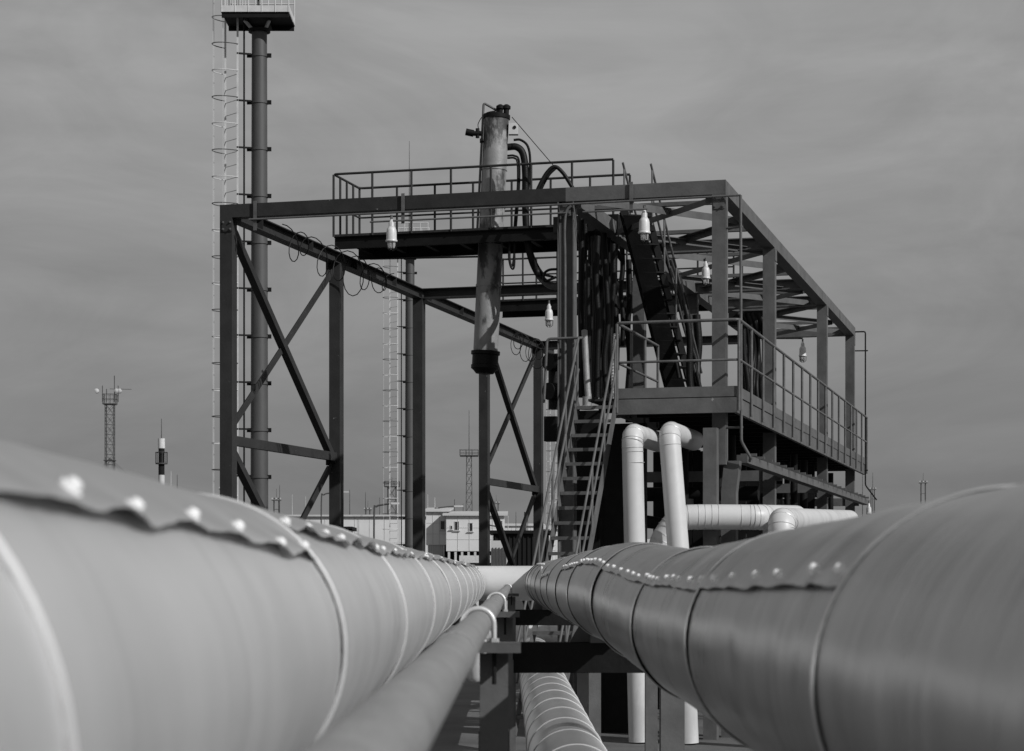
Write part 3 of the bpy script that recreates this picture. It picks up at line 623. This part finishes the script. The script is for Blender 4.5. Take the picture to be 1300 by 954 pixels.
elbow_pipe([(b2_.x + .1, b2_.y, .02), b2_, t2_ + Z * .03, t2_ + Z * .03 + W * 2.0], .153, .2, 'leaning white pipe with bent top beside the front stub post', [(at(851, 571, dw), up2), (at(852.5, 588, dw), up2), (at(850.5, 561, dw), up2 + V3((.2, .4, 0)))])
dq = 29.9
elbow_pipe([at(845, 800, dq), at(838, 690, dq), at(862, 657, dq), at(900, 656.5, dq), at(966, 657, dq), at(1010, 657, dq + 1.6)], .182, .16, 'fat white pipe lying level behind the front stub post', [(at(940, 657, dq), (1, 0, 0)), (at(956, 657, dq), (1, .1, 0)), (at(868, 657, dq), (1, 0, 0)), (at(850, 672, dq), (.5, 0, .8)), (at(839, 700, dq), (0, 0, 1))])
elbow_pipe([(at(992, 730, 28.6).x, 28.6, .02), at(992, 662, 28.6), at(1078, 660, 40.5)], .185, .17, 'fat white pipe turning down in an elbow then running back beside the frame', [(at(992, 681, 28.6), (0, 0, 1)), (at(993, 671, 28.62), (0.02, .1, 1)), (at(996, 664, 28.8), (.1, .5, .6))])
# manifold, equipment and added dark fillers under the platform
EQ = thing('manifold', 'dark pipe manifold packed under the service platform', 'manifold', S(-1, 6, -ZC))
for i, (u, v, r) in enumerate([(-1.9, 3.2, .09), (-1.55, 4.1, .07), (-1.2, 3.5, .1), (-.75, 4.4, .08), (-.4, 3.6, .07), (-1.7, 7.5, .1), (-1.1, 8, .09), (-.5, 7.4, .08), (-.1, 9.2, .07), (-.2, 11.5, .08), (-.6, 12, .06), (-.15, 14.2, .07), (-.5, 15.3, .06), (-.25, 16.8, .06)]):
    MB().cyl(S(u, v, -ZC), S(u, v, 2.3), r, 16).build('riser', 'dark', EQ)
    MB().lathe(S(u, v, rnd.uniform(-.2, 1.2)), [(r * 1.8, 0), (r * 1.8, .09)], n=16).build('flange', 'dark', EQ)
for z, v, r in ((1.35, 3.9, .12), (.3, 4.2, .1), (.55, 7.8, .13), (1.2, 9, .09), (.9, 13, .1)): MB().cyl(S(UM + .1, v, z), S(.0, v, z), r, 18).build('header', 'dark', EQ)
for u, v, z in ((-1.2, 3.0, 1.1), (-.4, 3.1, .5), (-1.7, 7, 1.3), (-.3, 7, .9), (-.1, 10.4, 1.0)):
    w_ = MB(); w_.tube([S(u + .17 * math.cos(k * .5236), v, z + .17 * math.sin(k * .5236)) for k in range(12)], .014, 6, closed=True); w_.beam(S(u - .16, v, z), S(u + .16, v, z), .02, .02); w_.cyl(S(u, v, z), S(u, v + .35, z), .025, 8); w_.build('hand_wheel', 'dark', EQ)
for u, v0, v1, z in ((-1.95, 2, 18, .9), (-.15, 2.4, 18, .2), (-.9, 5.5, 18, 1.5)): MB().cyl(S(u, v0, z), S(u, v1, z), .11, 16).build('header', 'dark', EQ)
WS = thing('sky_blocker', 'added upright dark boards blocking the sky far back under the platform', 'screen', S(-1.1, 6.2, -ZC))  # boards added to block sky gaps and darken the space under the deck
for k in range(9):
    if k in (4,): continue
    MB().obox(S(UM + .2 + .24 * k, 6.2, -.1), U * .112, W * .02, Z * 2.3).build('blocker_board', 'dark', WS)
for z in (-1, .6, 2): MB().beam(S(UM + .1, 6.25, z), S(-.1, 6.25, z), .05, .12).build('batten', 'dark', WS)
WS2 = thing('sky_blocker', 'added upright dark boards blocking the sky beneath the far half of the platform', 'screen', S(-1.1, 12.4, -ZC))  # further added boards that keep this stretch dark against the sky
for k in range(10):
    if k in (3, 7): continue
    MB().obox(S(UM + .15 + .22 * k, 12.4, .3), U * .1, W * .02, Z * 1.95).build('blocker_board', 'dark', WS2)
CB = thing('filler_cabinet', 'dark cabinet box enlarged to fill the gap behind the open staircase', 'cabinet', S(UM - .17, 1.9, -ZC))  # box widened and raised so the gap behind the treads stays black
MB().obox(S(UM - .17, 1.9, .1), U * .29, W * .2, Z * 2.5).build('filler_body', 'dark', CB)
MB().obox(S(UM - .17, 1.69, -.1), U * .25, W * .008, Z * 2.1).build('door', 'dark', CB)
MB().obox(S(UM + .02, 1.675, .2), U * .012, W * .01, Z * .09).build('filler_handle', 'rail', CB)
PN = thing('filler_panel', 'added tall dark panel filling the gap right of the staircase foot', 'panel', S(UM + .76, .5, -ZC))  # slab added and enlarged so the gap beside the stairs reads black
MB().obox(S(UM + .76, .5, -.05), U * .31, W * .06, Z * 2.34).build('panel', 'dark', PN)  # slab of the added filler beside the stairs
for s_ in (-1, 1): MB().obox(S(UM + .76 + .33 * s_, .5, -.05), U * .02, W * .07, Z * 2.345).build('filler_edge_strip', 'dark', PN)
VB = thing('valve_stack', 'dark valve bodies bracketed to the left of the middle post', 'valve', at(702, 520, 33.4))
m = MB(); m.cyl(at(704, 452, 33.4), at(704, 520, 33.4), .1, 16); m.build('body', 'hose', VB)
for y in (460, 497): MB().cyl(at(696, y, 33.2), at(712, y, 33.4), .14, 18).build('wheel', 'hose', VB)
MB().obox(at(700, 545, 33.4), U * .1, W * .1, Z * .2).build('terminal_box', 'dark', VB)

# ------------------------------------------------------------------ tall lighting masts
def mast(px, d, label, r0=.225, r1=.185):
    b = at(px, 730, d); b.z = 0
    T = thing('lighting_mast', label, 'mast', b, 'tall tubular lighting masts'); zt = ZC + 13.15
    MB().tube([b, b + Z * zt * .5, b + Z * zt], [r0, (r0 + r1) / 2, r1], 28).build('pole', 'mast', T)
    MB().lathe(b + Z * (zt - .05), [(r1 + .08, 0), (r1 + .08, .07)], n=24).build('pole_flange', 'dark', T)
    for k in range(12):
        z = zt - .62 - 1.13 * k
        cl_ = MB().lathe(b + Z * z, [(r1 + .02 + .0018 * k * 2, -.03), (r1 + .02 + .0036 * k, .03)], n=24).build('clamp_ring', 'mast', T)
        q = b + Z * z
        for x in (-1, 1): MB().box(q + V3((x * (r1 + .06), -.05, 0)), .1, .04, .1).build('clamp_lug', 'dark', cl_)
        MB().beam(q + V3((-r1, -.1, .02)), q + V3((-.52, -.2, .02)), .04, .04).build('arm', 'dark', cl_)
    A = b + V3((-.50, -.2, 0)); B = b + V3((-.85, .2, 0))
    ld = MB(); 
    for q in (A, B): ld.beam(q + Z * .3, q + Z * (zt + 1.2), .045, .02)
    lad = ld.build('ladder', 'pale', T)
    rg = MB()
    for k in range(46): rg.cyl(A + Z * (.5 + .31 * k), B + Z * (.5 + .31 * k), .009, 6)
    rg.build('rungs', 'pale', lad)['kind'] = 'stuff'
    mid = (A + B) / 2; out = V3((-.42, -.33, 0))
    ctrs = [(1 - math.cos(k * math.pi / 10)) / 2 for k in range(11)]
    def hp(t, z): a = math.pi * t; return mid + (A - mid) * math.cos(a) * 1.05 + out * math.sin(a) * .95 + Z * z
    for k in range(22): MB().tube([hp(t / 12, zt + .9 - .64 * k) for t in range(13)], .012, 6).build('cage_hoop', 'pale' if k % 2 else 'mast', lad)
    for t in (.25, .5, .75): MB().beam(hp(t, 2.4), hp(t, zt + .9), .008, .02).build('cage_bar', 'pale', lad)
    MB().tube([b + V3((-.35, -.15, .5)), b + V3((-.35, -.15, zt + .3))], .022, 8).build('cable_pipe', 'dark', T)
    # platform
    pz = zt + .28; pc = b + V3((-.03, .05, pz))
    MB().box(pc, 1.6, 1.3, .03).build('platform_deck', 'dark', T)
    for s_ in (-1, 1):
        MB().beam(pc + V3((-.8, s_ * .6, -.07)), pc + V3((.8, s_ * .6, -.07)), .06, .1).build('platform_beam', 'dark', T)
        MB().beam(pc + V3((s_ * .25, -.6, -.07)), pc + V3((s_ * .25, .6, -.07)), .06, .1).build('platform_beam', 'dark', T)
        MB().beam(b + V3((s_ * .16, -.1, zt)), pc + V3((s_ * .3, -.3, -.1)), .07, .05).build('strut', 'pale', T)
        MB().beam(pc + V3((-.81, s_ * .66, .08)), pc + V3((.81, s_ * .66, .08)), .008, .15).build('fascia', 'pale', T)
        MB().beam(pc + V3((s_ * .815, -.65, .08)), pc + V3((s_ * .815, .65, .08)), .008, .15).build('fascia', 'pale', T)
        MB().tube([pc + V3((-.81, s_ * .66, 1.1)), pc + V3((.81, s_ * .66, 1.1))], .02, 8).build('rail', 'pale', T)
        MB().tube([pc + V3((-.81, s_ * .66, .55)), pc + V3((.81, s_ * .66, .55))], .016, 8).build('rail', 'pale', T)
        for k in range(6): MB().tube([pc + V3((-.8 + .32 * k, s_ * .66, 0)), pc + V3((-.8 + .32 * k, s_ * .66, 1.1))], .016, 6).build('rail_post', 'pale', T)
    for k in range(9): MB().tube([pc + V3((-.72 + .06 * k, -.64, .1)), pc + V3((-.72 + .06 * k, -.64, .75))], .01, 6).build('grille_bar', 'pale', T)
    for k in range(3):
        f_ = MB(); f_.box(pc + V3((-.1 + .35 * k, -.45, .62)), .26, .16, .24); f_.build('floodlight', 'dark' if k != 2 else 'pale', T)
    MB().tube([pc, pc + Z * 4.6], [.03, .008], 8).build('lightning_rod', 'far', T)
mast(329.3, 50, 'tall tubular mast with caged ladder and railed head, behind the left row of posts')
mast(520.5, 86, 'tubular mast with thin rod on top, its head behind the upper walkway')
mast(716, 128, 'distant caged-ladder mast mostly behind the staircase and middle post')

# ------------------------------------------------------------------ far lattice masts, chimney, lamps
def lattice(px, ytop, d, wd, label, plat=None, guys=False, taper=1.0, name='lattice_mast', m='far', rod=1.5, group='far lattice masts'):
    b = at(px, 730, d); b.z = 0; h = ZC + (730 - ytop) / F * d
    T = thing(name, label, 'mast', b, group); a = wd / 2; t = max(.05, d * .00028)
    def cn(i, z): s_ = 1 - (1 - taper) * z / h; return b + V3(((-a, a, a, -a)[i] * s_, (-a, -a, a, a)[i] * s_, z))
    for i in range(4): MB().beam(cn(i, 0), cn(i, h), t, t).build('leg', m, T)
    lt = MB(); n = max(6, int(h / (wd * 1.15))); 
    for k in range(n):
        z0, z1 = h * k / n, h * (k + 1) / n
        for i in range(4):
            j = (i + 1) % 4; lt.beam(cn(i, z0), cn(j, z1), t * .55, t * .55); lt.beam(cn(j, z0), cn(i, z1), t * .55, t * .55); lt.beam(cn(i, z1), cn(j, z1), t * .55, t * .55)
    lt.build('lattice_bracing', m, T)
    if plat:
        for (pw, z, ph) in plat:
            MB().box(b + Z * z, pw, pw, .12).build('platform', m, T)
            rl_ = MB()
            for i in range(4):
                c0 = V3(((-1, 1, 1, -1)[i], (-1, -1, 1, 1)[i], 0)) * pw / 2; c1 = V3(((1, 1, -1, -1)[i], (-1, 1, 1, -1)[i], 0)) * pw / 2
                for f in (.5, 1): rl_.beam(b + Z * (z + ph * f) + c0, b + Z * (z + ph * f) + c1, t * .7, t * .7)
                for f in (0, .33, .66): q = c0.lerp(c1, f); rl_.beam(b + Z * z + q, b + Z * (z + ph) + q, t * .7, t * .7)
            if ph: rl_.build('railing', m, T)
    if rod: MB().tube([b + Z * h, b + Z * (h + rod)], [t * .7, t * .35], 6).build('antenna', m, T)
    if guys:
        for dx, dy in ((-14, 0), (12, 6), (18, -3), (-5, 8)): MB().tube([b + Z * h * .72, b + V3((dx, dy, 0))], .022, 5).build('guy_wire', 'far', T)
    return T, b, h
T, b, h = lattice(139.5, 514, 250, 1.0, 'guyed lattice mast with railed top cage, alone against the left sky', [(1.5, 23.0, 1.2), (1.3, 16.2, 0)], True, 1, rod=0)
for k, (dx, hh) in enumerate(((-.9, 1.4), (.55, 2.6), (1.0, 1.4), (-.4, 1.0))):
    q = b + Z * (h + .9) + V3((dx, 0, 0)); MB().tube([q - Z * .6, q + Z * hh], .05, 6).build('antenna', 'far', T)
for dx in (-1.5, .9, 1.25): MB().lathe(b + V3((dx, -.3, h + 1.6)), [(.28, 0), (.28, .3), (.1, .4)], V3((0, -1, .1)), 12).build('dish', 'farpale', T)
MB().beam(b + V3((0, 0, h + 1.9)), b + V3((2.6, 0, h + 1.85)), .06, .06).build('boom', 'far', T)
lattice(595.5, 579, 250, .95, 'slender lattice mast rising behind the white windowed building', [(2.2, ZC + (730 - 579) / F * 250, .7)], False, .62, rod=5.5)
lattice(497.5, 618, 330, 1.6, 'squat lattice mast seen through the caged ladder of the thinner tubular mast', [(2.4, ZC + (730 - 618) / F * 330, .8)], taper=.8)
for px, yt, d, lb in ((351, 636, 420, 'distant twin-legged floodlight mast over the long shed, beside the tall mast'), (467, 648, 520, 'distant floodlight mast over the long shed roof between two frame posts'), (1172, 614, 480, 'far floodlight mast standing alone beyond the right pipe'), (1108, 622, 600, 'pair-headed far mast just right of the frame'), (630, 640, 560, 'far floodlight mast inside the rear cross braced bay'), (284, 622, 430, 'far floodlight mast peeking beside the front left post')):
    b = at(px, 730, d); b.z = 0; h = ZC + (730 - yt) / F * d
    T = thing('floodlight_mast', lb, 'mast', b, 'far floodlight masts')
    for s_ in (-1, 1): MB().tube([b + V3((s_ * .55, 0, 0)), b + V3((s_ * .5, 0, h))], .14, 6).build('leg', 'far', T)
    for k in range(5): MB().beam(b + V3((-.6, 0, h * (.3 + .15 * k))), b + V3((.6, 0, h * (.3 + .15 * k))), .1, .1).build('rung', 'far', T)
    MB().box(b + Z * (h + .1), 1.9, .9, .15).build('head_platform', 'far', T)
    for k in range(5): MB().box(b + V3((-.8 + .4 * k, -.3, h + .45)), .25, .2, .3).build('floodlight', 'far' if k % 2 else 'farpale', T)
    MB().tube([b + Z * h, b + Z * (h + 2.4)], [.06, .03], 5).build('antenna', 'far', T)
# chimney
b = at(205, 730, 210); b.z = 0; T = thing('chimney', 'thin chimney with white banded top beside the guyed mast', 'chimney', b)
zt = ZC + (730 - 557) / F * 210
MB().tube([b, b + Z * (zt - 6.5)], .30, 16).build('lower_shaft', 'far', T); MB().tube([b + Z * (zt - 6.5), b + Z * (zt - 3.7)], .32, 16).build('white_band', 'farpale', T)
MB().tube([b + Z * (zt - 3.7), b + Z * (zt - 1)], .31, 16).build('dark_band', 'fardark', T); MB().tube([b + Z * (zt - 1), b + Z * (zt)], .36, 16).build('white_cap', 'lampwhite', T)
MB().lathe(b + Z * (zt - 2.6), [(.62, 0), (.62, .12)], n=14).build('gallery', 'far', T)
gr = MB()
for k in range(10): th = k * .628; gr.beam(b + V3((0.6 * math.cos(th), 0.6 * math.sin(th), zt - 2.5)), b + V3((0.6 * math.cos(th), 0.6 * math.sin(th), zt - 1.4)), .05, .05)
gr.tube([b + V3((0.6 * math.cos(k * .4), 0.6 * math.sin(k * .4), zt - 1.4)) for k in range(16)], .03, 5, closed=True); gr.build('gallery_rail', 'far', T)
MB().tube([b + Z * zt, b + Z * (zt + 2)], [.05, .03], 5).build('lightning_rod', 'far', T)
# thin masts
for k, (px, yt, d) in enumerate(((217, 598, 300), (225, 603, 320), (355, 616, 400), (371, 628, 420), (444, 622, 360), (464, 625, 380), (552, 632, 300), (577, 634, 310), (588, 640, 330), (543, 628, 350), (1108, 600, 420), (1095, 596, 420), (645, 655, 360), (655, 650, 380), (670, 648, 400), (388, 630, 450), (482, 632, 430))):
    b = at(px, 730, d); b.z = 0; h = ZC + (730 - yt) / F * d
    solo('antenna_pole', MB().tube([b, b + Z * h * .6, b + Z * h], [.13, .09, .04], 6), 'far' if k % 3 else 'farpale', 'thin bare far pole ' + ('between chimney and front left post' if px < 240 else 'over the long shed, left of the second post' if px < 420 else 'over the long shed, beside the thinner tubular mast' if px < 500 else 'above the white windowed block' if px < 600 else 'beyond the rear cross braced bay' if px < 700 else 'just beyond the far right post'), 'pole', b, 'thin far poles')
def street_lamp(px, yt, d, dx, label):
    b = at(px, 730, d); b.z = 0; h = ZC + (730 - yt) / F * d; T = thing('street_lamp', label, 'street lamp', b)
    MB().tube(smooth_path([b, b + Z * h * .9, b + V3((dx * .12, 0, h * .98)), b + V3((dx * .5, 0, h)), b + V3((dx, 0, h + .1))], 5), .075, 8).build('pole', 'far', T)
    MB().box(b + V3((dx * 1.15, 0, h + .1)), abs(dx) * .45, .3, .16).build('lamp_head', 'farpale', T)
street_lamp(475, 641, 170, 1.5, 'street lamp with curved arm in front of the long white shed')
street_lamp(408, 626, 230, 2.2, 'straight street lamp behind the lower left brace')
street_lamp(552, 644, 240, 2.4, 'street lamp over the roof corner of the white windowed building')
street_lamp(634, 668, 220, -1.2, 'short street lamp before the dark wagons under the rear bracing')

# ------------------------------------------------------------------ far buildings
def building(x0, x1, yt, d, depth, label, seams=6, yb=None, dark_base=None, wins=(), roof=True, name='building', skew=0.):
    a, c = at(x0, yt, d), at(x1, yt, d); h = a.z; zb_ = 0 if yb is None else ZC + (730 - yb) / F * d
    T = thing(name, label, 'building', ((a.x + c.x) / 2, d, 0)); cx = (a.x + c.x) / 2; wd = c.x - a.x
    MB().box((cx, d + depth / 2, (zb_ + h) / 2), wd, depth, h - zb_).build('wall', 'wall', T)
    sp_ = wd / seams
    for k in range(1, seams): MB().box((a.x + sp_ * k, d - .015, (zb_ + h) / 2), .06, .03, (h - zb_) * .98).build('panel_joint', 'roof', T)
    for f in (.33, .66): MB().box((cx, d - .012, zb_ + (h - zb_) * f), wd * .98, .024, .05).build('panel_joint', 'roof', T)
    if roof:
        r = MB(); ov = .4; r.add([(a.x - ov, d - ov, h), (c.x + ov, d - ov, h), (c.x + ov, d + depth + ov, h + .8), (a.x - ov, d + depth + ov, h + .8), (a.x - ov, d - ov, h + .22), (c.x + ov, d - ov, h + .22), (c.x + ov, d + depth + ov, h + 1.0), (a.x - ov, d + depth + ov, h + 1.0)], [(3, 2, 1, 0), (4, 5, 6, 7), (0, 1, 5, 4), (2, 3, 7, 6), (1, 2, 6, 5), (3, 0, 4, 7)]); r.build('roof', 'roof', T)
    for (px, py, pw, ph) in wins:
        q = at(px, py, d); ww, hh = pw / F * d, ph / F * d
        wn = MB(); 
        for s_ in (-1, 1): wn.box((q.x + s_ * (ww / 2), d - .03, q.z), .05, .06, hh + .05); wn.box((q.x, d - .03, q.z + s_ * hh / 2), ww, .06, .05)
        f_ = wn.build('window', 'roof', T); MB().box((q.x, d - .01, q.z), ww, .03, hh).build('pane', 'window', f_); MB().box((q.x, d - .1, q.z - hh / 2 - .08), ww + .3, .2, .06).build('sill', 'farpale', f_)
    if yb is not None:
        MB().box((cx, d + depth / 2 + 1, zb_ / 2), wd - .4, depth - 2, zb_ - .01).build('recessed_base', 'fardark', T)
        n = 9
        for k in range(n): MB().box((a.x + .3 + (wd - .6) * k / (n - 1), d + .2, zb_ / 2), .25, .25, zb_ - .01).build('pillar', 'roof', T)
    return T
building(280, 545, 656, 262, 40, 'long low white shed behind the left row of posts', 14)
building(566.5, 640, 655, 228, 16, 'white block with small dark windows raised on pillars', 5, yb=700, wins=((580, 668, 5.5, 11), (597.5, 669.5, 5, 10.5), (573, 670, 2.4, 4.5)))
building(541, 566.3, 650, 232, 16, 'narrow white block with one window abutting the raised windowed block', 3, yb=692, wins=((562, 667, 5.5, 11),))
building(690, 760, 672, 300, 20, 'pale far building glimpsed through the staircase', 6, wins=((700, 690, 6, 5), (715, 690, 6, 5), (742, 690, 6, 5)))
building(770, 900, 690, 320, 20, 'pale low far building beneath the platform pipes', 9)
building(625, 690, 668, 420, 20, 'pale far roofline behind the dark wagons', 8)
building(905, 1090, 668, 340, 20, 'pale far building seen between the manifold pipes', 12)
# canopy in front of the shed
T = thing('canopy', 'flat dark canopy on posts in front of the long shed', 'canopy', at(420, 730, 200))
T.location.z = 0
a, c = at(388, 671, 200), at(447, 676, 200)
MB().box(((a.x + c.x) / 2, 203, a.z), c.x - a.x, 6, .35).build('roof_slab', 'fardark', T); MB().box(((a.x + c.x) / 2, 200.1, a.z - .4), c.x - a.x, .2, .7).build('fascia', 'fardark', T)
for f in (.02, .5, .98): MB().box((a.x + (c.x - a.x) * f, 200.4, a.z / 2), .25, .25, a.z - .1).build('post', 'fardark', T)
MB().box(((a.x + c.x) / 2 - .3, 205, a.z / 2 - .3), (c.x - a.x) * .8, .2, a.z - .8).build('back_wall', 'fardark', T)
# dark hut under the rear bay
T = thing('dark_hut', 'dark boarded hut behind the feet of the rear cross bracing', 'hut', at(662, 730, 92)); T.location.z = 0
a, c = at(626, 678, 92), at(697, 678, 92); cx = (a.x + c.x) / 2
MB().box((cx, 94, a.z / 2), c.x - a.x, 4, a.z).build('wall', 'fardark', T)
for k in range(12): MB().box((a.x + .1 + (c.x - a.x - .2) * k / 11, 91.97, a.z / 2), .05, .06, a.z * .98).build('batten', 'fardark', T)
MB().box((cx, 94, a.z + .08), c.x - a.x + .3, 4.4, .14).build('roof', 'dark', T)
MB().box((cx - .3, 91.94, 1.05), .8, .06, 2.1).build('door', 'far', T)
for x, h_ in ((-.9, .5), (.2, .9), (.8, .6)): MB().tube([(cx + x, 93, a.z + .1), (cx + x, 93, a.z + .1 + h_)], .06, 8).build('vent_pipe', 'far', T)
# pale cargo crate and drums near the rear bay
T = thing('transformer_box', 'mottled grey transformer box below the rear bracing', 'transformer', at(634, 730, 90)); T.location.z = 0
q = at(634, 697, 90); MB().box((q.x, 90, q.z / 2 + .3), .72, .8, q.z + .1).build('cabinet', 'farpale', T)
for k in range(5): MB().box((q.x - .28 + .14 * k, 89.56, q.z / 2 + .4), .05, .08, q.z * .8).build('fin', 'far', T)
T = thing('white_van', 'small white van roof parked before the pillars of the raised block', 'van', at(606, 730, 100)); T.location.z = 0
q = at(606, 707, 100); m = MB(); m.box((q.x, 101, q.z / 2 + .2), 1.7, 3.8, q.z - .3); m.build('body', 'lampwhite', T); MB().box((q.x, 99.08, q.z - .55), 1.4, .03, .5).build('windscreen', 'window', T)
for x in (-.75, .75):
    for y in (99.8, 102.2): MB().cyl((q.x + x - .1, y, .32), (q.x + x + .1, y, .32), .32, 16).build('wheel', 'hose', T)
print('objects', len(bpy.data.objects), 'tris', sum(len(o.data.polygons) for o in bpy.data.objects if o.type == 'MESH') * 2)
